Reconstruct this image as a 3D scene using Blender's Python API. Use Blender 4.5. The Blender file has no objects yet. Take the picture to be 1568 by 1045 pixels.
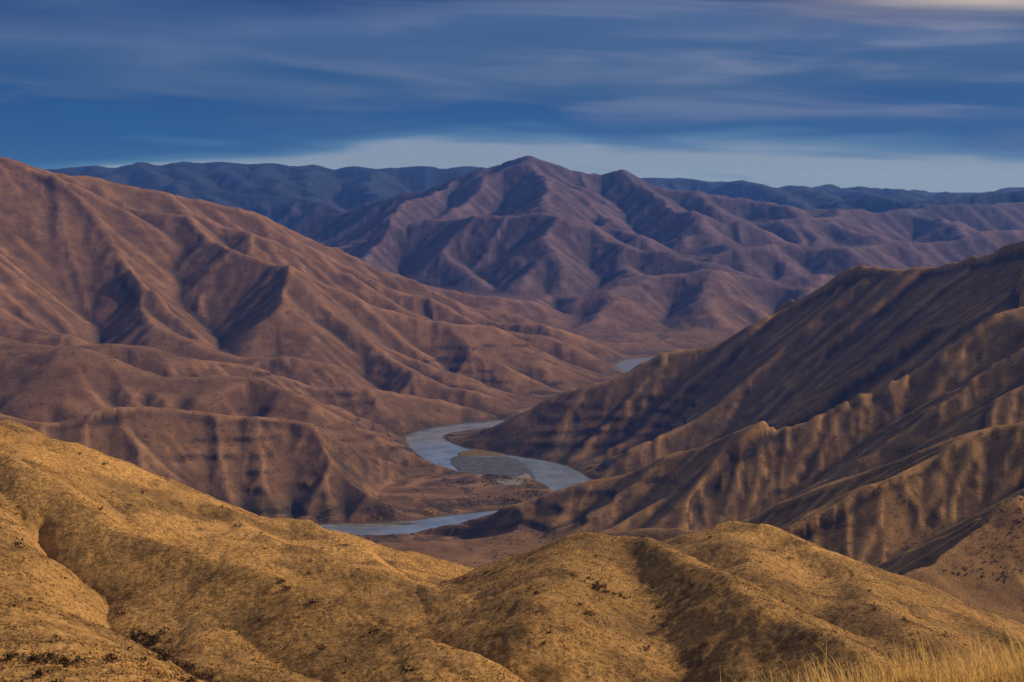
import bpy, math, random, heapq, time
import numpy as np
T0=time.time(); TL=[]
def tick(s): TL.append('%s%d'%(s,time.time()-T0))
rng=np.random.RandomState(7); random.seed(7)
sc=bpy.context.scene
# ------------------------------------------------------------ camera model
H=620.0; TH=math.tan(math.radians(20)); K=TH/784.0
PITCH=math.atan(222.5*K)
cp,sp=math.cos(PITCH),math.sin(PITCH)
def P(px,py,d):
    u=(px-784)*K; v=(522.5-py)*K
    yy=cp+v*sp; zz=-sp+v*cp
    return (d*u/yy, d, H+d*zz/yy)
def P0(px,py,z=0.0):
    u=(px-784)*K; v=(522.5-py)*K
    yy=cp+v*sp; zz=-sp+v*cp
    d=(z-H)*yy/zz
    return (d*u/yy,d)
# ------------------------------------------------------------ noise
perm=rng.permutation(256).astype(np.int32); perm=np.concatenate([perm,perm])
ga=rng.rand(256)*2*np.pi; GX=np.cos(ga).astype(np.float32); GY=np.sin(ga).astype(np.float32)
def perlin(x,y,seed=0):
    x=x+seed*17.13; y=y+seed*31.77
    xi=np.floor(x); yi=np.floor(y)
    xf=(x-xi).astype(np.float32); yf=(y-yi).astype(np.float32)
    xi=xi.astype(np.int32)&255; yi=yi.astype(np.int32)&255
    u=xf*xf*xf*(xf*(xf*6-15)+10); v=yf*yf*yf*(yf*(yf*6-15)+10)
    def g(ix,iy,fx,fy):
        h=perm[perm[ix&255]+(iy&255)]
        return GX[h]*fx+GY[h]*fy
    a=g(xi,yi,xf,yf); b=g(xi+1,yi,xf-1,yf); c=g(xi,yi+1,xf,yf-1); d=g(xi+1,yi+1,xf-1,yf-1)
    return (a+(b-a)*u+(c-a)*v+(a-b-c+d)*u*v)*1.5
def fbm(x,y,wl,octv=4,seed=0,gain=.5):
    s=0;a=1.0
    for o in range(octv):
        s=s+a*perlin(x/wl,y/wl,seed+o*3.1); wl*=.5; a*=gain
    return s
def sst(a,b,x):
    t=np.clip((x-a)/(b-a),0,1); return t*t*(3-2*t)
def smax(a,b,k):
    return np.maximum(a,b)+np.maximum(k-np.abs(a-b),0)**2/(4*k)
# ------------------------------------------------------------ ridges: (slope, round, k, points)
R=[]
def ridge(s,r0,k,*p):
    pts=[]
    for q in p:
        x,y,z=P(*q)
        if 1300<y<12000: z=z*1.06+4
        pts.append((x,y,z))
    R.append((s,r0,k,pts))
# foreground spurs
ridge(.50,12,4,(-500,520,520),(-200,600,560),(0,661,600),(60,674,600),(200,729,620),(370,808,640),(480,808,650),(600,844,650),(750,882,640))
ridge(.60,4,3,(750,890,560),(820,850,540),(900,822,520),(985,828,500),(1040,847,470),(1120,887,420),(1200,934,370),(1330,1016,300),(1440,1080,240))
ridge(.54,4,3,(1010,842,640),(1060,819,640),(1115,801,640),(1165,801,620),(1250,838,600),(1350,888,570),(1450,938,540),(1568,978,500),(1750,1025,470))
ridge(.45,8,5,(905,824,515),(860,880,440),(840,950,370))
ridge(.45,8,5,(1120,803,635),(1135,850,560),(1170,890,500))
ridge(.45,8,5,(1290,858,590),(1330,930,480),(1420,990,400))
# right hills
ridge(.56,30,16,(2100,225,2900),(1750,300,2950),(1568,338,3000),(1450,367,3200),(1350,380,3350),(1270,416,3500),(1220,438,3600),(1130,476,3750),(1060,510,3850),(960,563,3950),(850,599,3900),(790,640,3780))
ridge(.48,30,14,(1800,440,2550),(1568,486,2600),(1460,490,2650),(1400,536,2750),(1330,590,2800),(1180,641,2950),(1050,685,3050),(950,718,3060))
ridge(.48,30,14,(1750,540,2150),(1568,598,2200),(1420,668,2300),(1200,704,2400),(1000,738,2500),(880,752,2560),(800,776,2520),(740,799,2470),(670,838,2430))
ridge(.46,28,12,(1800,600,1750),(1568,682,1750),(1400,756,1700),(1240,826,1650),(1150,865,1600))
ridge(.48,30,14,(1568,345,3050),(1500,405,3050),(1400,455,3150),(1300,505,3250),(1180,562,3350),(1080,610,3400),(980,650,3400),(900,690,3350))
ridge(.46,28,12,(1700,700,1500),(1500,820,1450),(1400,900,1350))
ridge(.48,30,14,(1700,500,2300),(1568,545,2350),(1450,595,2450),(1300,648,2600),(1150,688,2700),(1000,722,2800))
ridge(.50,28,14,(1270,424,3500),(1220,480,3450),(1130,535,3550),(1030,578,3650),(940,622,3650),(850,655,3600))
ridge(.50,28,14,(1430,375,3250),(1380,430,3300),(1290,465,3420),(1200,520,3500))
ridge(.46,28,12,(1660,640,1950),(1500,705,1950),(1380,740,2000),(1260,770,2050),(1100,790,2100))
# left hills
ridge(.60,32,16,(-500,170,4800),(-200,200,4950),(0,224,5000),(40,246,5050),(100,270,5150),(190,287,5300),(270,298,5400),(350,326,5500),(420,347,5550),(480,374,5650),(540,397,5800),(600,418,6000),(650,433,6100),(720,451,6200),(830,472,6300),(900,500,6250))
ridge(.52,26,12,(-300,240,4900),(-100,305,4750),(0,362,4600),(60,428,4400),(110,464,4300),(200,540,4050))
ridge(.52,26,12,(60,275,5150),(130,325,5000),(240,358,4900),(330,376,4800),(400,388,4700),(450,430,4600),(530,484,4500),(640,546,4300))
ridge(.52,26,12,(0,250,5000),(30,306,4850),(70,346,4800),(130,392,4700),(230,432,4500),(300,474,4350),(380,516,4200),(480,558,4150))
ridge(.52,26,12,(350,330,5480),(430,366,5400),(520,413,5350),(600,431,5300),(700,490,5100),(830,517,5000),(930,563,4950))
ridge(.52,26,12,(480,376,5640),(560,412,5600),(640,442,5600),(740,485,5500),(820,500,5400))
ridge(.52,26,12,(260,302,5350),(300,342,5150),(380,364,5100),(470,393,5100),(540,428,5000),(600,464,4900),(720,537,4700),(800,575,4600))
ridge(.52,26,12,(150,284,5250),(180,322,5100),(260,342,5000),(300,370,4850))
ridge(.52,26,12,(400,392,4700),(375,443,4500),(400,506,4250),(470,545,4150))
ridge(.52,26,12,(600,417,6000),(660,455,5800),(780,488,5700))
ridge(.50,26,12,(560,512,4500),(650,492,4650),(740,504,4750),(830,557,4700),(890,585,4600))
ridge(.50,26,12,(100,428,4500),(180,475,4250),(260,515,4100),(350,545,4000))
ridge(.50,26,12,(0,500,4000),(90,526,3950),(160,560,3850),(300,575,3850))
ridge(.50,26,12,(-200,420,4200),(0,446,4200),(100,491,4150),(200,535,4050),(330,550,4000),(450,554,4000),(600,574,4150),(720,590,4200))
ridge(.50,26,12,(530,486,4500),(560,530,4300),(620,565,4150),(700,600,4050))
ridge(.48,36,14,(-200,553,3300),(0,561,3300),(100,556,3300),(230,584,3280),(330,580,3300),(400,589,3300),(470,597,3300),(540,619,3300),(600,651,3320),(632,678,3340))
ridge(.50,28,12,(-200,506,3700),(0,516,3680),(120,536,3650),(260,554,3620),(400,566,3680),(520,588,3750),(640,600,3850))
ridge(.42,46,12,(60,680,2620),(120,655,2640),(160,636,2680),(210,623,2700),(300,625,2700),(400,634,2720),(520,655,2790),(590,687,2860),(630,712,2930))
ridge(.44,36,14,(-300,590,2500),(-100,610,2550),(60,650,2600),(120,680,2620))
ridge(.48,28,14,(720,515,5300),(780,500,5400),(860,510,5400),(930,543,5300))
# middle
ridge(.46,40,20,(740,492,6100),(800,470,6350),(870,468,6500),(960,441,6800),(1060,428,6900),(1150,430,6900),(1215,446,6800),(1350,470,6500))
ridge(.46,36,18,(1060,428,6900),(1080,466,6500),(1120,498,6250))
ridge(.46,36,18,(960,441,6800),(900,476,6350),(880,505,6100))
ridge(.58,40,22,(520,370,8500),(640,352,8400),(760,346,8100),(840,343,7900),(900,357,7800),(990,378,7600),(1080,402,7400),(1150,425,7200))
ridge(.54,36,20,(840,343,7900),(860,396,7400),(875,448,7000))
ridge(.54,36,20,(700,350,8200),(690,396,7700),(740,438,7200))
ridge(.54,36,20,(770,345,8050),(775,395,7600),(800,440,7100))
ridge(.54,36,20,(600,356,8400),(560,396,7900),(600,430,7300))
ridge(.54,36,20,(930,362,7750),(960,406,7300),(1000,440,7000))
ridge(.60,44,22,(480,335,10800),(600,302,10500),(700,278,10500),(760,265,10500),(800,249,10500),(850,267,10500),(900,275,10500),(950,269,10500),(1010,289,10400),(1100,304,10400),(1200,324,10300),(1300,334,10200))
ridge(.54,36,20,(800,251,10500),(822,279,9800),(832,313,9000),(838,341,8000))
ridge(.54,36,20,(850,268,10500),(872,300,9900),(880,330,9300))
ridge(.54,36,20,(890,274,10500),(905,305,9800),(935,336,9200),(970,370,8200))
ridge(.54,36,20,(950,270,10500),(1000,304,9700),(1060,350,8900),(1140,400,8000))
ridge(.54,36,20,(700,278,10500),(650,306,9700),(560,350,8800))
ridge(.54,36,20,(750,267,10500),(740,297,9800),(700,328,9100))
ridge(.54,36,20,(1060,298,10400),(1110,332,9700),(1180,358,9100))
ridge(.54,36,20,(1180,322,10300),(1250,348,9500),(1330,368,8900))
ridge(.50,40,22,(1050,368,8600),(1150,354,9000),(1250,340,9500),(1400,330,10500),(1568,320,11000),(1800,300,11500))
ridge(.50,36,20,(1400,330,10500),(1450,352,9600),(1480,373,8900))
ridge(.50,36,20,(1090,405,7600),(1200,382,8000),(1300,394,7800),(1400,382,8200),(1500,368,8400),(1600,360,8600),(1800,350,8800))
ridge(.50,36,20,(1200,430,7000),(1300,422,7000),(1500,418,7100),(1700,400,7200))
ridge(.54,36,20,(1300,310,12500),(1400,316,11800),(1500,310,11900),(1568,303,11900),(1700,300,11900))
ridge(.54,36,20,(300,290,13500),(420,305,12800),(520,318,11900))
# far plateau
ridge(.40,70,34,(-500,262,15000),(0,266,15500),(90,264,15500),(150,260,15500),(200,249,15500),(270,254,15600),(400,256,15800),(500,258,16000),(620,260,16000),(760,262,16000),(900,273,16200),(1000,275,16500),(1060,278,16500),(1130,276,16500),(1180,289,16500),(1280,288,16800),(1400,294,17000),(1450,296,17000),(1568,287,17000),(2000,280,17000))
for (a,b,c,d) in ((200,251,260,320),(330,257,380,330),(470,259,470,335),(90,266,120,320),(1130,279,1200,330),(1300,291,1340,330),(1450,297,1480,335),(580,262,560,325),(400,258,420,320),(1220,290,1260,325),(150,262,170,315),(270,256,310,325),(1380,296,1400,330),(1520,292,1540,330)):
    ridge(.46,50,26,(a,b,15700),(c,(b+d)/2-6,13800),(c+30,d,12000))
# river centre line (px,py,half width m)
RV=[(1500,486,45),(1300,508,45),(1180,523,45),(1090,538,40),(1020,547,38),(972,553,42),(960,563,38),(985,580,38),(965,600,40),(895,626,42),(825,643,42),(740,651,44),(680,659,42),(650,670,46),(676,690,66),(745,710,114),(805,718,96),(852,730,64),(885,752,54),(850,780,45),(770,790,45),(700,798,46),(600,811,46),(500,812,44),(400,815,42),(200,840,42),(-300,870,42),(-900,880,42)]
rp=np.array([P0(a,b)+(w,) for a,b,w in RV])
def catmull(p,n):
    q=np.vstack([2*p[0]-p[1],p,2*p[-1]-p[-2]]); out=[]
    for i in range(1,len(q)-2):
        for t in np.linspace(0,1,n,endpoint=False):
            out.append(.5*((2*q[i])+(-q[i-1]+q[i+1])*t+(2*q[i-1]-5*q[i]+4*q[i+1]-q[i+2])*t*t+(-q[i-1]+3*q[i]-3*q[i+1]+q[i+2])*t**3))
    out.append(p[-1]); return np.array(out)
rc=catmull(rp,5)
def river_dist(X,Y):
    best=np.full(X.shape,1e9,np.float32)
    for a,b in zip(rc[:-1],rc[1:]):
        dx,dy=b[0]-a[0],b[1]-a[1]; L2=dx*dx+dy*dy+1e-6
        t=np.clip(((X-a[0])*dx+(Y-a[1])*dy)/L2,0,1)
        d=np.hypot(X-a[0]-t*dx,Y-a[1]-t*dy)-(a[2]+t*(b[2]-a[2]))
        best=np.minimum(best,d)
    return best
# near knoll
kx=np.array([-60,-12,-4,-1,1.0,2.0,2.7,3.6,6,40.]); ky=np.array([10,9,9,9,8.8,8.3,7.3,7.2,7.3,8])
kz=np.array([590,611,614.2,616.0,616.58,617.05,617.49,617.72,618.0,618.4])
# foreground slope survey table
gd=np.array([60,120,200,300,400,500,600,650.])
gpx=[-600,-300,0,300,600,750,900,1100,1300,1500,2200]
gpy=[[1900,1250, 960, 800,700,630,580,560],
     [1900,1270, 990, 850,750,680,625,605],
     [1900,1290,1030, 905,805,727,668,645],
     [1900,1310,1062, 962,893,833,785,768],
     [1900,1340,1120,1035,965,910,868,850],
     [1900,1350,1150,1065,1003,950,905,888],
     [1900,1370,1180,1090,1035,985,940,925],
     [1900,1400,1210,1120,1060,1010,965,950],
     [1900,1420,1230,1150,1095,1045,1005,990],
     [1900,1420,1240,1150,1090,1045,1015,1005],
     [1900,1420,1240,1150,1090,1045,1015,1005]]
gz=np.array([[P(784,py,d)[2] for py,d in zip(row,gd)] for row in gpy])
gt=np.array([(p-784)*K for p in gpx])
def ground_fg(X,Y):
    D=np.maximum(Y,1.); t=np.clip(X/D,gt[0],gt[-1]-1e-6)
    i=np.clip(np.searchsorted(gt,t)-1,0,len(gt)-2); u=(t-gt[i])/(gt[i+1]-gt[i]); u=u*u*(3-2*u)*.5+u*.5
    ld=np.log(gd); l=np.clip(np.log(np.clip(D,60,650)),ld[0],ld[-1]-1e-6)
    j=np.clip(np.searchsorted(ld,l)-1,0,len(gd)-2); w=(l-ld[j])/(ld[j+1]-ld[j])
    z=(gz[i,j]*(1-w)+gz[i,j+1]*w)*(1-u)+(gz[i+1,j]*(1-w)+gz[i+1,j+1]*w)*u
    z=z-.6*np.maximum(D-650,0)
    def line(pts,amp,wd):
        best=1e9
        pts=[P(*q) for q in pts]
        for a,b in zip(pts[:-1],pts[1:]):
            dx,dy=b[0]-a[0],b[1]-a[1]; tt=np.clip(((X-a[0])*dx+(Y-a[1])*dy)/(dx*dx+dy*dy),0,1)
            best=np.minimum(best,np.hypot(X-a[0]-tt*dx,Y-a[1]-tt*dy))
        return amp*np.exp(-best/wd) if amp<0 else amp*np.exp(-(best/wd)**1.5)
    z=z+line([(60,800,420),(200,890,330),(290,945,280),(360,1000,240),(420,1080,190)],-8,11)
    z=z+line([(-200,760,300),(-50,830,270),(100,920,240),(230,1020,205),(280,1100,180)],3,20)
    z=z+line([(0,700,480),(140,775,430),(300,850,390),(420,910,360),(560,980,320),(740,1060,270)],10,16)
    z=z+line([(250,790,520),(420,860,470),(560,910,430),(720,960,390),(900,1050,310)],-9,12)
    z=z+line([(470,815,620),(600,880,520),(700,930,460),(800,985,400)],9,15)
    z=z+line([(760,895,600),(800,930,500),(860,990,420),(930,1060,340)],-9,11)
    z=z+line([(-300,700,420),(-60,740,420),(60,790,400)],4,20)
    z=z+line([(100,700,600),(200,780,510),(330,840,460),(400,880,420)],-5,8)
    z=z+line([(330,800,620),(430,850,540),(560,890,500)],4,10)
    z=z+line([(360,930,330),(470,1000,280),(560,1060,240)],-4,8)
    z=z+line([(-20,730,450),(80,800,400),(120,850,350)],-3,7)
    z=z+line([(620,880,560),(640,940,450),(700,1010,360)],-3,7)
    return z
def base(X,Y,fg_only=False):
    r=np.hypot(X,Y)
    w=sst(700,1600,r); wf=sst(20,200,r)*(1-w*.6)
    n1=fbm(X,Y,600,4,1,.45); n2=fbm(X,Y,600,4,5,.45); n3=fbm(X,Y,70,3,9); n4=fbm(X,Y,70,3,13)
    wa=w*(38+24*sst(3200,4500,r))
    wx=X+wa*n1+wf*5*n3; wy=Y+wa*n2+wf*5*n4
    z=np.full(X.shape,-200,np.float32)
    for i,(s,r0,k,pts) in enumerate(R):
        if fg_only and min(p[1] for p in pts)>2450: continue
        best=None
        for a,b in zip(pts[:-1],pts[1:]):
            dx,dy=b[0]-a[0],b[1]-a[1]; L2=dx*dx+dy*dy
            t=np.clip(((wx-a[0])*dx+(wy-a[1])*dy)/L2,0,1)
            d=np.sqrt((wx-a[0]-t*dx)**2+(wy-a[1]-t*dy)**2+r0*r0)-r0
            h=a[2]+t*(b[2]-a[2])-s*d
            best=h if best is None else np.maximum(best,h)
        z=smax(z,best,k)
    g=ground_fg(wx,wy)
    z=np.where(Y>30,smax(z,g,5),z)
    yc=np.interp(X,kx,ky); zc=np.interp(X,kx,kz)
    kn=zc-.62*np.maximum(Y-yc,0)+.04*np.maximum(yc-Y,0)-.3*np.maximum(X-40,0)-.3*np.maximum(-60-X,0)-.25*np.maximum(-Y-150,0)
    z=np.where(r<60,kn,np.where(Y>60,z,np.maximum(kn,z)))
    return z
def finish_floor(z,X,Y,rd):
    fl=4+np.clip(rd,0,1500)*.05+np.maximum(fbm(X,Y,300,3,21),-.3)*12*sst(20,300,rd)
    fl=np.where(rd<60,np.minimum(fl,3.),fl)
    return smax(z,fl,18)
# ------------------------------------------------------------ erosion grid (log polar, square cells)
dth=.0023; tmax=math.radians(28); r1=1250.; r2=22000.
NT=int(2*tmax/dth)+1; NR=int(math.log(r2/r1)/dth)+1
th=(-tmax+dth*np.arange(NT)); lr=math.log(r1)+dth*np.arange(NR)
TT,LL=np.meshgrid(th,lr); RR=np.exp(LL)
X=(RR*np.sin(TT)); Y=(RR*np.cos(TT))
z=base(X,Y).astype(np.float64)
rd=river_dist(X,Y)
z=finish_floor(z,X,Y,rd)
cut=np.maximum(rd,0)*.5+2+np.maximum(rd-60,0)*.4
z=np.where(rd<250,-smax(-z,-cut,14),z)
z=np.where(rd<=0,-1.,z)
zb=z.copy()
land=sst(5,80,z)
sc_=np.clip(RR/4200,.5,2.2)
z=z+land*sc_*(fbm(X,Y,480,5,31,.55)*15+(1-2.4*np.abs(perlin(X/460,Y/460,37)))*16)+sst(5500,8000,RR)*land*(1-2.4*np.abs(perlin(X/1000,Y/1000,39)))*28
tick('b')
dx=(RR*dth).ravel()
def flood(z):
    n=NR*NT; zf=z.ravel().tolist(); done=bytearray(n); h=[]
    for i in range(NR):
        for j in ((0,NT-1)): h.append((zf[i*NT+j],i*NT+j))
    for j in range(NT):
        h.append((zf[j],j)); h.append((zf[(NR-1)*NT+j],(NR-1)*NT+j))
    low=np.nonzero(z.ravel()<=0)[0].tolist()
    for i in low: h.append((zf[i],i))
    for _,i in h: done[i]=1
    heapq.heapify(h); off=(-1,1,-NT,NT); pop=heapq.heappop; push=heapq.heappush
    while h:
        v,i=pop(h)
        row=i//NT; col=i-row*NT
        if 0<row<NR-1 and 0<col<NT-1:
            for o in off:
                j=i+o
                if not done[j]:
                    done[j]=1
                    if zf[j]<=v: zf[j]=v+1e-3
                    push(h,(zf[j],j))
    return np.array(zf).reshape(NR,NT)
z=flood(z)
tick('f')
idx=np.arange(NR*NT).reshape(NR,NT)
offs=[(-1,0),(1,0),(0,-1),(0,1),(-1,-1),(-1,1),(1,-1),(1,1)]
Acell=(dx*dx)
A0=(5800*np.clip(RR/4000,.8,2.)**2*(1-.45*sst(6500,8500,RR))).ravel()
NIT=7; Asum=0
cfar=.14*(1-.5*sst(5500,8500,RR))
for it in range(NIT):
    best=np.zeros((NR,NT)); rec=idx.copy(); dist=np.ones((NR,NT))
    for di,dj in offs:
        L=math.hypot(di,dj)
        zn=np.roll(np.roll(z,-di,0),-dj,1); s=(z-zn)/(L*RR*dth)
        s=np.where(s>0,s*(1+.6*rng.rand(NR,NT)),0)
        m=s>best
        m[0,:]=m[-1,:]=False; m[:,0]=m[:,-1]=False
        best[m]=s[m]; rec[m]=np.roll(np.roll(idx,-di,0),-dj,1)[m]; dist[m]=L
    rec[(z<=0)]=idx[(z<=0)]
    order=np.argsort(z.ravel(),kind='stable').tolist(); recl=rec.ravel().tolist()
    A=Acell.tolist()
    for i in reversed(order):
        j=recl[i]
        if j!=i: A[j]+=A[i]
    An=np.array(A); Asum=Asum+np.log10(An+1)
    dl=(dist.ravel()*dx)
    F=(.17*np.maximum(An-A0,0)**.45/dl).tolist(); mx=(.61*dl*(.9+.2*rng.rand(NR*NT))).tolist(); zl=z.ravel().tolist()
    for i in order:
        j=recl[i]
        if j!=i:
            zj=zl[j]; f=F[i]; v=(zl[i]+f*zj)/(1+f); c=zj+mx[i]
            if v>c: v=c
            if v<zl[i]: zl[i]=v
    z=np.array(zl).reshape(NR,NT)
    for q in range(2 if it<NIT-1 else 2):
        lap=np.zeros_like(z); lap[1:-1,1:-1]=z[:-2,1:-1]+z[2:,1:-1]+z[1:-1,:-2]+z[1:-1,2:]-4*z[1:-1,1:-1]
        z=np.where(rd>0,z+cfar*lap,z)
tick('e')
flow=(Asum/NIT).reshape(NR,NT)
s_=z
for q in range(4): s_=(s_+np.roll(s_,1,0)+np.roll(s_,-1,0)+np.roll(s_,1,1)+np.roll(s_,-1,1))/5
curv=(z-s_)/(RR*dth)   # + on crests, - in draws
ed=sst(0,.04,LL-lr[0])*sst(0,.03,TT-th[0])*sst(0,.03,th[-1]-TT)
delta=(z-zb)*ed; flow=3+(flow-3)*ed; curv=curv*ed
Zs=zb+delta
# ------------------------------------------------------------ final polar sheet
tf=np.radians(np.linspace(-23.5,23.5,1160))
tl=-np.radians(np.concatenate([np.linspace(180,34,50,endpoint=False),np.linspace(34,23.5,50,endpoint=False)]))
tr=-tl[::-1][:-1]
thf=np.concatenate([tl,tf,tr])
lg=math.log
rf=np.exp(np.concatenate([np.linspace(lg(1.2),lg(20),60,endpoint=False),np.linspace(lg(20),lg(150),40,endpoint=False),
  np.linspace(lg(150),lg(720),440,endpoint=False),np.linspace(lg(720),lg(1250),30,endpoint=False),
  np.linspace(lg(1250),lg(7000),660,endpoint=False),np.linspace(lg(7000),lg(17500),280,endpoint=False),np.linspace(lg(17500),lg(r2*.99),20)]))
NTf,NRf=len(thf),len(rf)
TF,RF=np.meshgrid(thf,rf); XF=RF*np.sin(TF); YF=RF*np.cos(TF)
def cubw(pos,n):
    i=np.clip(np.floor(pos).astype(int),1,n-3); t=pos-i
    w=np.stack([-.5*t+t*t-.5*t**3,1-2.5*t*t+1.5*t**3,.5*t+2*t*t-1.5*t**3,-.5*t*t+.5*t**3]); return i,w
def upsample(G,rows,cols):
    i,w=cubw((np.log(rows)-lr[0])/dth,NR); A1=sum(w[k][:,None]*G[i-1+k] for k in range(4))
    j,w=cubw((cols-th[0])/dth,NT); return sum(w[k][None,:]*A1[:,j-1+k] for k in range(4))
ri=np.searchsorted(rf,1300.); c0=np.searchsorted(thf,th[0]+.01); c1=np.searchsorted(thf,th[-1]-.01)
ZF=np.zeros((NRf,NTf)); FL=np.full((NRf,NTf),3.0); CV=np.zeros((NRf,NTf))
ZF[:ri]=base(XF[:ri],YF[:ri],True)
for cs in (slice(0,c0),slice(c1,NTf)):
    xx,yy=XF[ri:,cs],YF[ri:,cs]; q=base(xx,yy); q=finish_floor(q,xx,yy,river_dist(xx,yy)); ZF[ri:,cs]=q
ZF[ri:,c0:c1]=upsample(Zs,rf[ri:],thf[c0:c1]); FL[ri:,c0:c1]=upsample(flow,rf[ri:],thf[c0:c1]); CV[ri:,c0:c1]=upsample(curv,rf[ri:],thf[c0:c1])
RDF=np.full((NRf,NTf),2000.); RDF[ri:]=river_dist(XF[ri:],YF[ri:])
# basalt benches along the river canyon
tm=sst(1500,2200,RF)*(1-sst(4800,5400,RF))*sst(6,16,ZF)*(1-sst(90,180,ZF+40*fbm(XF,YF,500,2,53)))*sst(-.2,.4,fbm(XF,YF,300,4,51,.65)+.08)*(1-.5*sst(500,1200,RDF))
Pp=26.+0*ZF; q=(ZF+fbm(XF,YF,420,4,55,.55)*15)/Pp; f=q-np.floor(q); g=np.where(f<.74,f*.58,.4292+(f-.74)*(1-.4292)/.26)
ZF=ZF+tm*.5*(g-f)*Pp
ledge=sst(.70,.78,f)*(1-sst(.93,1.,f))*sst(.15,.6,tm)*sst(-.05,.35,fbm(XF,YF,130,5,57,.75))
mid=sst(1200,1600,RF)
fine=fbm(XF,YF,60,4,61,.55)*1.9*mid*np.clip(RF/3500,.5,3)*sst(3,15,ZF)
wx_=XF+6*fbm(XF,YF,50,2,73); wy_=YF+6*fbm(XF,YF,50,2,74)
fgn=(1-mid)*sst(60,170,RF)*(fbm(XF,YF,60,4,71,.5)*1.7+fbm(XF,YF,16,3,72,.55)*.35+fbm(XF,YF,4.5,3,75,.6)*.28-np.exp(-np.abs(perlin(wx_/42,wy_/60,77))/.14)*.8)
ZF=ZF+fine+fgn
near=(1-sst(20,60,RF)); ZF=ZF+near*fbm(XF,YF,1.6,3,81)*.05
# flat alluvial bottomland inside the bend and below it
def bottom(ZF,px,py,rx,ry):
    cx_,cy_=P0(px,py); e_=((XF-cx_)/rx)**2+((YF-cy_)/ry)**2
    cap=2.6+.8*perlin(XF/60,YF/60,83)+np.maximum(e_-1,0)*70
    return np.where((RDF<600)&(e_<4)&(RDF>0),np.minimum(ZF,cap),ZF)
ZF=bottom(ZF,715,758,185,250)
ZF=bottom(ZF,520,838,260,105)
ZF=np.where(RDF<0,np.maximum(-1.6,RDF*.3-.2),np.maximum(ZF,np.minimum(.2+RDF*.12,2.0))*(RF>1300)+ZF*(RF<=1300))
tick('m')
# ------------------------------------------------------------ albedo (linear), by vegetation and distance, with cloud shade and haze painted in
gold=np.array([.37,.197,.058]); brownR=np.array([.190,.100,.035]); brownL=np.array([.138,.072,.038]); midc=np.array([.080,.051,.055]); far=np.array([.014,.020,.038])  # mid-ground browns darkened to paint in cloud shadow; foreground gold is plain grass
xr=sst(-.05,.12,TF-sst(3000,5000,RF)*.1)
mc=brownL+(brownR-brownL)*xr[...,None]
mc=mc+(midc-mc)*sst(5300,7500,RF)[...,None]  # bluer with range: haze tint painted into midc and far
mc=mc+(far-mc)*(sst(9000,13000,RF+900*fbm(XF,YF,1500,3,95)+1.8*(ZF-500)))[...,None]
fgm=np.maximum(1-sst(750,1500,RF),.22*(1-sst(1500,3600,RF)))[...,None]
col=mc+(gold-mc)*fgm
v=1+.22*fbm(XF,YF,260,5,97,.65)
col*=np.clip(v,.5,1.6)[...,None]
sw=np.maximum(sst(.1,.6,fbm(XF,YF,38,4,103,.6))*.55,np.exp(-np.abs(perlin(wx_/42,wy_/60,77))/.06)*.4)*(1-mid)
col=col*(1-sw[...,None])+np.array([.11,.064,.027])*sw[...,None]
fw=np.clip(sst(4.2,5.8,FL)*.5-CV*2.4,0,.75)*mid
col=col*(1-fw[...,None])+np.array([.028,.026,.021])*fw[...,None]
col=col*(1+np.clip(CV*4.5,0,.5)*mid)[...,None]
lw=.75*ledge[...,None]; col=col*(1-lw)+np.array([.024,.019,.018])*lw
rb=(1-sst(30,190,RDF))*sst(0,3,ZF)*(1-sst(25,60,ZF))*sst(-.3,.5,fbm(XF,YF,70,3,99)+.1)
col=col*(1-.75*rb[...,None])+np.array([.040,.034,.020])*(.75*rb[...,None])
isb=((RDF<2)&(ZF<2.5))[...,None]
col=np.where(isb,np.array([.09,.085,.08]),col)
# ------------------------------------------------------------ mesh
def fastmesh(name,verts,faces,smooth=False):
    me=bpy.data.meshes.new(name); nf=len(faces); k=faces.shape[1]
    me.vertices.add(len(verts)); me.vertices.foreach_set('co',np.ascontiguousarray(verts,dtype=np.float32).ravel())
    me.loops.add(nf*k); me.loops.foreach_set('vertex_index',faces.ravel().astype(np.int32))
    me.polygons.add(nf); me.polygons.foreach_set('loop_start',(np.arange(nf)*k).astype(np.int32)); me.polygons.foreach_set('loop_total',np.full(nf,k,np.int32))
    me.update(calc_edges=True)
    if smooth: me.polygons.foreach_set('use_smooth',np.ones(nf,bool))
    ob=bpy.data.objects.new(name,me); sc.collection.objects.link(ob); return ob
a=np.arange(NRf*NTf).reshape(NRf,NTf)
qd=np.stack([a[:-1,:-1],a[:-1,1:],a[1:,1:],a[1:,:-1]],-1).reshape(-1,4)
hills=fastmesh('hills_terrain',np.stack([XF,YF,ZF],-1).reshape(-1,3),qd,True); me=hills.data
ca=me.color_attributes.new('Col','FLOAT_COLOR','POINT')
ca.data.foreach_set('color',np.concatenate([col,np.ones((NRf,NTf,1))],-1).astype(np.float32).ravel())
tick('M')
def hzv(x,y):
    r=np.hypot(x,y); t=np.arctan2(x,y)
    i=np.interp(r,rf,np.arange(NRf)); j=np.interp(t,thf,np.arange(NTf))
    i0=np.minimum(i.astype(int),NRf-2); j0=np.minimum(j.astype(int),NTf-2); fi=i-i0; fj=j-j0
    return (ZF[i0,j0]*(1-fj)+ZF[i0,j0+1]*fj)*(1-fi)+(ZF[i0+1,j0]*(1-fj)+ZF[i0+1,j0+1]*fj)*fi
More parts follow.
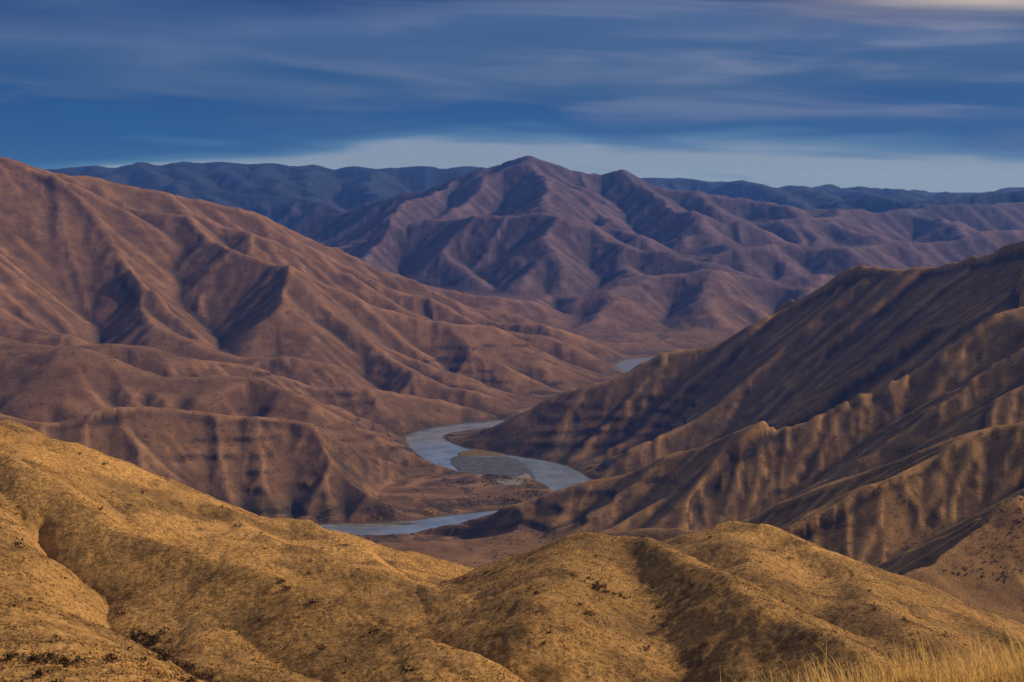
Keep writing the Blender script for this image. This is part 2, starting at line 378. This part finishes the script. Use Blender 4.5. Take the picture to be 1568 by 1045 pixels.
# ------------------------------------------------------------ node helpers
def newmat(n):
    m=bpy.data.materials.new(n); m.use_nodes=True; nt=m.node_tree; nt.nodes.clear(); return m,nt
class N:
    def __init__(s,nt): s.nt=nt
    def __call__(s,t,**kw):
        n=s.nt.nodes.new(t)
        for k,v in kw.items():
            if k.startswith('i_'):
                key=k[2:]; key=int(key) if key.isdigit() else key.replace('_',' ')
                if hasattr(v,'is_output') : s.nt.links.new(v,n.inputs[key])
                else: n.inputs[key].default_value=v
            else: setattr(n,k,v)
        return n
    def math(s,op,a,b=0.,c=None,clamp=False):
        n=s('ShaderNodeMath',operation=op,i_0=a,i_1=b); n.use_clamp=clamp
        if c is not None:
            if hasattr(c,'is_output'): s.nt.links.new(c,n.inputs[2])
            else: n.inputs[2].default_value=c
        return n.outputs[0]
    def mix(s,f,a,b,bt='MIX'):
        n=s('ShaderNodeMix',data_type='RGBA',blend_type=bt)
        for k,v in ((0,f),(6,a),(7,b)):
            if hasattr(v,'is_output'): s.nt.links.new(v,n.inputs[k])
            else: n.inputs[k].default_value=v
        return n.outputs[2]
    def mr(s,v,a,b,c=0.,d=1.,smooth=True):
        n=s('ShaderNodeMapRange',i_0=v,i_1=a,i_2=b,i_3=c,i_4=d)
        if smooth: n.interpolation_type='SMOOTHSTEP'
        return n.outputs[0]
# terrain material
m,nt=newmat('dry_grass_hillside'); n=N(nt)
geo=n('ShaderNodeNewGeometry'); pos=geo.outputs['Position']
att=n('ShaderNodeAttribute',attribute_name='Col')
nzb=n('ShaderNodeTexNoise',i_Vector=pos,i_Scale=.02,i_Detail=9.,i_Roughness=.62)
nzf=n('ShaderNodeTexNoise',i_Vector=pos,i_Scale=.55,i_Detail=6.,i_Roughness=.7)
nzs=n('ShaderNodeTexNoise',i_Vector=pos,i_Scale=.075,i_Detail=3.,i_Roughness=.7)
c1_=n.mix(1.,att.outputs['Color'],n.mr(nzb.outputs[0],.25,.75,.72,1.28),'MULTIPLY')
c1_=n.mix(1.,c1_,n.mr(nzs.outputs[0],.56,.70,1.,.5),'MULTIPLY')
c2_=n.mix(1.,c1_,n.mr(nzf.outputs[0],.3,.7,.55,1.45),'MULTIPLY')
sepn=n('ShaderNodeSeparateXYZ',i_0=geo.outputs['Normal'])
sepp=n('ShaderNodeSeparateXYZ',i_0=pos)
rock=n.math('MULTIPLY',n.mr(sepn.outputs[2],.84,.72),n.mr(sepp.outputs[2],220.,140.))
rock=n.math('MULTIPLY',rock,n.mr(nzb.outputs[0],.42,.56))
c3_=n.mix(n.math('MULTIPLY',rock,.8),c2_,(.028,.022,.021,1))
b1=n('ShaderNodeBump',i_Strength=.75,i_Distance=6.,i_Height=nzb.outputs[0])
b2=n('ShaderNodeBump',i_Strength=.85,i_Distance=1.,i_Height=nzf.outputs[0],i_Normal=b1.outputs[0])
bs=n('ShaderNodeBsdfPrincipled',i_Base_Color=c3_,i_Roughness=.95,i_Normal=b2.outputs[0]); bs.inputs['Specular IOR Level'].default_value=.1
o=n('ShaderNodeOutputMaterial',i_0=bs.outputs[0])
me.materials.append(m)
# ------------------------------------------------------------ river surface
rv=[];rf_=[]
for i in range(len(rc)):
    p=rc[i]; q0=rc[max(i-1,0)]; q1=rc[min(i+1,len(rc)-1)]
    t=np.array([q1[0]-q0[0],q1[1]-q0[1]]); t/=np.linalg.norm(t)+1e-9; nn=np.array([-t[1],t[0]])
    w=p[2]+6
    for s in (-1,1): rv.append((p[0]+nn[0]*w*s,p[1]+nn[1]*w*s,0.0))
for i in range(len(rc)-1): rf_.append((2*i,2*i+1,2*i+3,2*i+2))
rm=bpy.data.meshes.new('river'); rm.from_pydata(rv,[],rf_); rob=bpy.data.objects.new('river',rm); sc.collection.objects.link(rob)
m,nt=newmat('river_water'); n=N(nt)
geo=n('ShaderNodeNewGeometry')
wn=n('ShaderNodeTexNoise',i_Vector=geo.outputs['Position'],i_Scale=.02,i_Detail=4.)
wc=n.mix(n.mr(wn.outputs[0],.35,.65),(.14,.165,.215,1),(.21,.24,.30,1))
wr=n('ShaderNodeTexNoise',i_Vector=geo.outputs['Position'],i_Scale=.3,i_Detail=3.)
bb=n('ShaderNodeBump',i_Strength=.15,i_Distance=.12,i_Height=wr.outputs[0])
bs=n('ShaderNodeBsdfPrincipled',i_Base_Color=wc,i_Roughness=.12,i_IOR=1.33,i_Normal=bb.outputs[0])
n('ShaderNodeOutputMaterial',i_0=bs.outputs[0]); rm.materials.append(m)
# ------------------------------------------------------------ bars and islet in the bend
def bar(name,poly,z0,col1,col2):
    pts=np.array([P0(*q) for q in poly]); c=pts.mean(0); m_=len(pts); sm=[]
    for i in range(m_):
        p0,p1,p2,p3=pts[i-1],pts[i],pts[(i+1)%m_],pts[(i+2)%m_]
        for t in np.linspace(0,1,6,endpoint=False):
            q=.5*(2*p1+(p2-p0)*t+(2*p0-5*p1+4*p2-p3)*t*t+(3*p1-p0-3*p2+p3)*t**3)
            sm.append(q*(1)+rng.normal(0,1.5,2))
    sm=np.array(sm); M_=len(sm); vs_=[]; fs=[]
    for k,(s,zz) in enumerate(((1.,-.4),(.96,z0*.5),(.85,z0),(.5,z0*1.3))):
        for q in sm: vs_.append((c[0]+(q[0]-c[0])*s,c[1]+(q[1]-c[1])*s,zz))
    vs_.append((c[0],c[1],z0*1.4))
    for k in range(3):
        for i in range(M_): j=(i+1)%M_; fs.append((k*M_+i,k*M_+j,(k+1)*M_+j,(k+1)*M_+i))
    for i in range(M_): fs.append((3*M_+i,3*M_+(i+1)%M_,4*M_))
    bm_=bpy.data.meshes.new(name); bm_.from_pydata(vs_,[],fs); bm_.update()
    for p_ in bm_.polygons: p_.use_smooth=True
    ob=bpy.data.objects.new(name,bm_); sc.collection.objects.link(ob)
    m,nt=newmat(name+'_ground'); n=N(nt); geo=n('ShaderNodeNewGeometry')
    wn=n('ShaderNodeTexNoise',i_Vector=geo.outputs['Position'],i_Scale=.06,i_Detail=6.,i_Roughness=.65)
    cc=n.mix(n.mr(wn.outputs[0],.35,.65),col1+(1,),col2+(1,))
    d1=n('ShaderNodeBsdfDiffuse',i_Color=cc); n('ShaderNodeOutputMaterial',i_0=d1.outputs[0]); bm_.materials.append(m)
bar('mud_bar',[(688,703),(705,697),(735,700),(770,699),(800,707),(815,722),(820,741),(790,745),(750,740),(715,732),(695,716)],.8,(.07,.072,.08),(.11,.108,.11))
bar('gravel_bar',[(735,736),(765,734),(790,735),(801,727),(811,728),(822,746),(795,748),(760,743)],2.2,(.14,.12,.10),(.26,.225,.18))
bar('grassy_islet',[(700,695),(718,690),(738,687),(765,691),(772,697),(740,699),(712,700)],1.7,(.12,.085,.035),(.17,.12,.05))
bar('gravel_bar',[(708,672),(722,664),(748,662),(775,661),(762,667),(738,670),(728,675)],.9,(.13,.115,.10),(.22,.19,.155))
bar('gravel_bar',[(505,803),(560,799),(625,799),(650,802),(600,805),(550,807)],.9,(.11,.10,.075),(.18,.155,.12))
# ------------------------------------------------------------ near grass
NB=42000
x=rng.uniform(.2,6,NB); y=rng.uniform(5.2,9.6,NB)
keep=rng.rand(NB)<(sst(.8,2.7,x)*.94+.06)*(.5+.5*(fbm(x,y,.5,2,111)>0)); x=x[keep]; y=y[keep]; n_=len(x)
zg=hzv(x,y); h=rng.uniform(.06,.27,n_)*np.where(rng.rand(n_)<.06,1.6,1); wd=rng.uniform(.0016,.0035,n_)
aa=rng.rand(n_)*6.28; ld=rng.normal(2.8,.9,n_); lean=rng.uniform(.1,.7,n_)*h; lx=np.cos(ld)*lean; ly=np.sin(ld)*lean
V=np.zeros((n_,7,3))
for k,(t_,wf_) in enumerate(((0,1),(.35,.9),(.7,.65))):
    for s,kk in ((-1,0),(1,1)):
        V[:,2*k+kk,0]=x+lx*t_*t_+s*np.cos(aa)*wd*wf_; V[:,2*k+kk,1]=y+ly*t_*t_+s*np.sin(aa)*wd*wf_; V[:,2*k+kk,2]=zg-.02+h*t_
V[:,6,0]=x+lx; V[:,6,1]=y+ly; V[:,6,2]=zg+h*.95
b0=(np.arange(n_)*7)[:,None]
tri=np.concatenate([b0+np.array([q]) for q in ((0,1,3),(0,3,2),(2,3,5),(2,5,4),(4,5,6))],0)
go=fastmesh('dry_grass',V.reshape(-1,3),tri); gm=go.data
m,nt=newmat('straw'); n=N(nt); geo=n('ShaderNodeNewGeometry')
sn=n('ShaderNodeTexNoise',i_Vector=geo.outputs['Position'],i_Scale=9.)
cc=n.mix(sn.outputs[0],(.58,.32,.075,1),(1.,.72,.27,1))
d1=n('ShaderNodeBsdfDiffuse',i_Color=cc); d2=n('ShaderNodeBsdfTranslucent',i_Color=cc); ms=n('ShaderNodeMixShader',i_0=.45,i_1=d1.outputs[0],i_2=d2.outputs[0])
n('ShaderNodeOutputMaterial',i_0=ms.outputs[0]); gm.materials.append(m); straw=m
# bunchgrass tufts on the foreground slopes
NB=170000
rr=np.exp(rng.uniform(math.log(150),math.log(680),NB)); tt=np.radians(rng.uniform(-23,23,NB)); x=rr*np.sin(tt); y=rr*np.cos(tt)
k=fbm(x,y,14,3,141,.6)>rng.normal(-.1,.35,NB); x=x[k];y=y[k];rr=rr[k];NB=len(x); zg=hzv(x,y)
V=np.zeros((NB,6,3)); s_=rng.uniform(.12,.42,NB)*(rr/400)**.3
for k in range(2):
    a_=rng.rand(NB)*6.28
    V[:,3*k,0]=x-np.cos(a_)*s_*.6; V[:,3*k,1]=y-np.sin(a_)*s_*.6; V[:,3*k,2]=zg-.05
    V[:,3*k+1,0]=x+np.cos(a_)*s_*.6; V[:,3*k+1,1]=y+np.sin(a_)*s_*.6; V[:,3*k+1,2]=zg-.05
    V[:,3*k+2,0]=x+rng.normal(0,.1,NB); V[:,3*k+2,1]=y+rng.normal(0,.1,NB); V[:,3*k+2,2]=zg+s_
tu=fastmesh('bunchgrass',V.reshape(-1,3),np.arange(NB*6).reshape(-1,3))
m,nt=newmat('bunchgrass_straw'); n=N(nt); geo=n('ShaderNodeNewGeometry')
cc=n.mix(geo.outputs['Random Per Island'],(.15,.08,.026,1),(.42,.235,.077,1))
d1=n('ShaderNodeBsdfDiffuse',i_Color=cc); n('ShaderNodeOutputMaterial',i_0=d1.outputs[0]); tu.data.materials.append(m)
# ------------------------------------------------------------ shrubs (leaf clumps)
def bushes(name,cx,cy,rad,hgt,leaves,ls,c1,c2):
    n_=len(cx); zz=hzv(cx,cy); 
    M=n_*leaves; ids=np.repeat(np.arange(n_),leaves)
    lob=rng.normal(0,.45,(n_,4,3)); lob[:,:,2]=np.abs(lob[:,:,2])
    which=rng.randint(0,4,M); p=lob[ids,which]+rng.normal(0,.28,(M,3))
    C=np.stack([cx[ids]+p[:,0]*rad[ids],cy[ids]+p[:,1]*rad[ids],zz[ids]+.15*hgt[ids]+np.abs(p[:,2])*hgt[ids]*.8],-1)
    sz=(ls*rad[ids])[:,None,None]
    V=C[:,None,:]+rng.normal(0,1,(M,3,3))*sz
    ob=fastmesh(name,V.reshape(-1,3),np.arange(M*3).reshape(-1,3))
    m,nt=newmat(name+'_leaf'); n=N(nt); geo=n('ShaderNodeNewGeometry')
    cc=n.mix(geo.outputs['Random Per Island'],c1+(1,),c2+(1,))
    d1=n('ShaderNodeBsdfDiffuse',i_Color=cc); n('ShaderNodeOutputMaterial',i_0=d1.outputs[0]); ob.data.materials.append(m); return ob
pts=[]
def along(ptl,cnt,sp,s0=.5,s1=1.3):
    ptl=[P(*q) for q in ptl]
    for _ in range(cnt):
        i=random.randrange(len(ptl)-1); t=random.random(); a,b=ptl[i],ptl[i+1]
        pts.append((a[0]+(b[0]-a[0])*t+random.gauss(0,sp),a[1]+(b[1]-a[1])*t+random.gauss(0,sp),random.uniform(s0,s1)))
along([(210,895,325),(290,945,280),(360,1000,240),(420,1080,190)],160,1.8,.6,1.6)
along([(900,935,440),(940,945,430)],26,3)
along([(420,860,470),(560,910,430)],18,5)
along([(20,985,215),(110,1010,205)],22,4)
for _ in range(420):
    r=math.exp(random.uniform(math.log(190),math.log(640))); t=math.radians(random.uniform(-20,20)); pts.append((r*math.sin(t),r*math.cos(t),random.choice((.4,.5,.6,.9,1.5))))
pp=np.array(pts); bushes('sagebrush',pp[:,0],pp[:,1],pp[:,2],pp[:,2]*.9,90,.13,(.035,.022,.013),(.10,.062,.032))
# riverside thicket
M=14000; ii=rng.randint(60,len(rc),M); t=rng.rand(M); side=rng.choice([-1,1],M)
cx=[];cy=[]
for k in range(M):
    i=min(ii[k],len(rc)-2); a_,b_=rc[i],rc[i+1]; q=a_+(b_-a_)*t[k]; d=b_[:2]-a_[:2]; d/=np.linalg.norm(d)+1e-9
    off=q[2]+4+abs(random.gauss(0,1))*80; cx.append(q[0]-d[1]*off*side[k]); cy.append(q[1]+d[0]*off*side[k])
cx=np.array(cx);cy=np.array(cy); hh=hzv(cx,cy); rdd=river_dist(cx,cy); nn_=fbm(cx,cy,90,3,121)
k=(hh>.9)&(hh<24)&(rdd>6)&(nn_>-.1)&(cy>1500); cx=cx[k];cy=cy[k]; rad=rng.uniform(.6,1.8,len(cx))
bushes('riverside_thicket',cx,cy,rad,rad*.9,14,.35,(.02,.02,.010),(.09,.065,.03))
# hillside brush in the canyon
M=34000; rr=np.exp(rng.uniform(math.log(1400),math.log(4200),M)); tt=np.radians(rng.uniform(-21,21,M)); cx=rr*np.sin(tt); cy=rr*np.cos(tt)
hh=hzv(cx,cy); k=(hh>8)&(fbm(cx,cy,160,4,131,.7)>.15); cx=cx[k];cy=cy[k]; rad=rng.uniform(.6,2.1,len(cx))
bushes('hillside_brush',cx,cy,rad,rad*.8,10,.35,(.022,.018,.012),(.06,.042,.024))
# ------------------------------------------------------------ haze layer lying in the canyon country
bpy.ops.mesh.primitive_cube_add(size=1,location=(0,12000,400)); hb=bpy.context.object; hb.name='haze_air'; hb.scale=(60000,40000,1400)
m,nt=newmat('haze'); n=N(nt)
vs=n('ShaderNodeVolumeScatter',i_Color=(.09,.27,1.,1),i_Density=3.2e-5,i_Anisotropy=0.1)
o=n('ShaderNodeOutputMaterial'); nt.links.new(vs.outputs[0],o.inputs['Volume']); hb.data.materials.append(m)
# ------------------------------------------------------------ sky
SAZ=math.radians(72); SEL=math.radians(31)
w=bpy.data.worlds.new('World'); sc.world=w; w.use_nodes=True; nt=w.node_tree; nt.nodes.clear(); n=N(nt)
sky=n('ShaderNodeTexSky',sky_type='NISHITA'); sky.sun_disc=False; sky.sun_elevation=SEL; sky.sun_rotation=SAZ
tc=n('ShaderNodeTexCoord'); sx=n('ShaderNodeSeparateXYZ',i_0=tc.outputs['Generated']); dxn,dyn,dzn=sx.outputs
def lin(r,g,b,k=10.): 
    f=lambda c:(c/255/12.92 if c/255<=.04045 else ((c/255+.055)/1.055)**2.4)*k
    return (f(r),f(g),f(b),1)
mpA=n('ShaderNodeCombineXYZ',i_0=n.math('MULTIPLY',dxn,1.6),i_1=n.math('MULTIPLY',dyn,1.6),i_2=n.math('MULTIPLY',dzn,14.))
nA=n('ShaderNodeTexNoise',i_Vector=mpA.outputs[0],i_Scale=1.6,i_Detail=3.,i_Roughness=.45)
mpB=n('ShaderNodeCombineXYZ',i_0=n.math('MULTIPLY',dxn,3.4),i_1=n.math('MULTIPLY',dyn,3.4),i_2=n.math('MULTIPLY',n.math('ADD',dzn,n.math('MULTIPLY',dxn,.035)),34.))
nB=n('ShaderNodeTexNoise',i_Vector=mpB.outputs[0],i_Scale=1.5,i_Detail=5.,i_Roughness=.5,i_Distortion=.5)
el=n.math('ADD',dzn,n.math('MULTIPLY',n.math('SUBTRACT',nA.outputs[0],.5),.09))
el=n.math('ADD',el,n.math('MULTIPLY',n.math('SUBTRACT',nB.outputs[0],.5),.055))
cr=n('ShaderNodeValToRGB',i_0=n.math('MULTIPLY',el,2.)); e=cr.color_ramp
stops=[(0,(126,142,174)),(.022,(126,144,180)),(.032,(62,108,158)),(.043,(0,76,138)),(.062,(0,70,134)),(.085,(46,84,134)),(.11,(66,94,142)),(.13,(18,62,122)),(.16,(60,86,132)),(.24,(76,94,136)),(.45,(112,124,152))]
while len(e.elements)<len(stops): e.elements.new(.5)
for k,(p_,c_) in enumerate(stops): e.elements[k].position=p_*2; e.elements[k].color=tuple(v/10 for v in lin(*c_)[:3])+(1,)
deck=n.mix(1.,cr.outputs[0],(10,10,10,1),'MULTIPLY')
streak=n.math('MULTIPLY',n.mr(nB.outputs[0],.44,.70),n.mr(dxn,-.3,.35,.15,.8))
streak=n.math('MULTIPLY',streak,n.mr(dzn,.03,.08,.3,1.))
deck=n.mix(streak,deck,lin(116,128,162))
warm=n.math('MULTIPLY',n.mr(dxn,.14,.37),n.mr(n.math('ADD',dzn,n.math('MULTIPLY',n.math('SUBTRACT',nB.outputs[0],.5),.03)),.108,.142))
warm=n.math('MULTIPLY',warm,n.mr(dzn,.35,.2))
deck=n.mix(warm,deck,lin(225,205,182))
fin=n.mix(.95,sky.outputs[0],deck)
bg=n('ShaderNodeBackground',i_Color=fin,i_Strength=.1); n('ShaderNodeOutputWorld',i_0=bg.outputs[0])
# ------------------------------------------------------------ sun
L=bpy.data.lights.new('sun','SUN'); L.energy=4.2; L.angle=math.radians(2.); L.color=(1,.84,.68)
so=bpy.data.objects.new('sun',L); sc.collection.objects.link(so)
from mathutils import Vector
sd=Vector((math.sin(SAZ)*math.cos(SEL),math.cos(SAZ)*math.cos(SEL),math.sin(SEL))); so.rotation_euler=sd.to_track_quat('Z','Y').to_euler()
# ------------------------------------------------------------ camera
cam=bpy.data.cameras.new('camera'); cam.lens=18/TH; cam.sensor_width=36; cam.clip_end=80000; cam.clip_start=.2
co=bpy.data.objects.new('camera',cam); sc.collection.objects.link(co); co.location=(0,0,H); co.rotation_euler=(math.pi/2-PITCH,0,0); sc.camera=co
sc.view_settings.view_transform='Standard'; sc.view_settings.look='None'; sc.view_settings.exposure=0
tick('D'); print(TL)
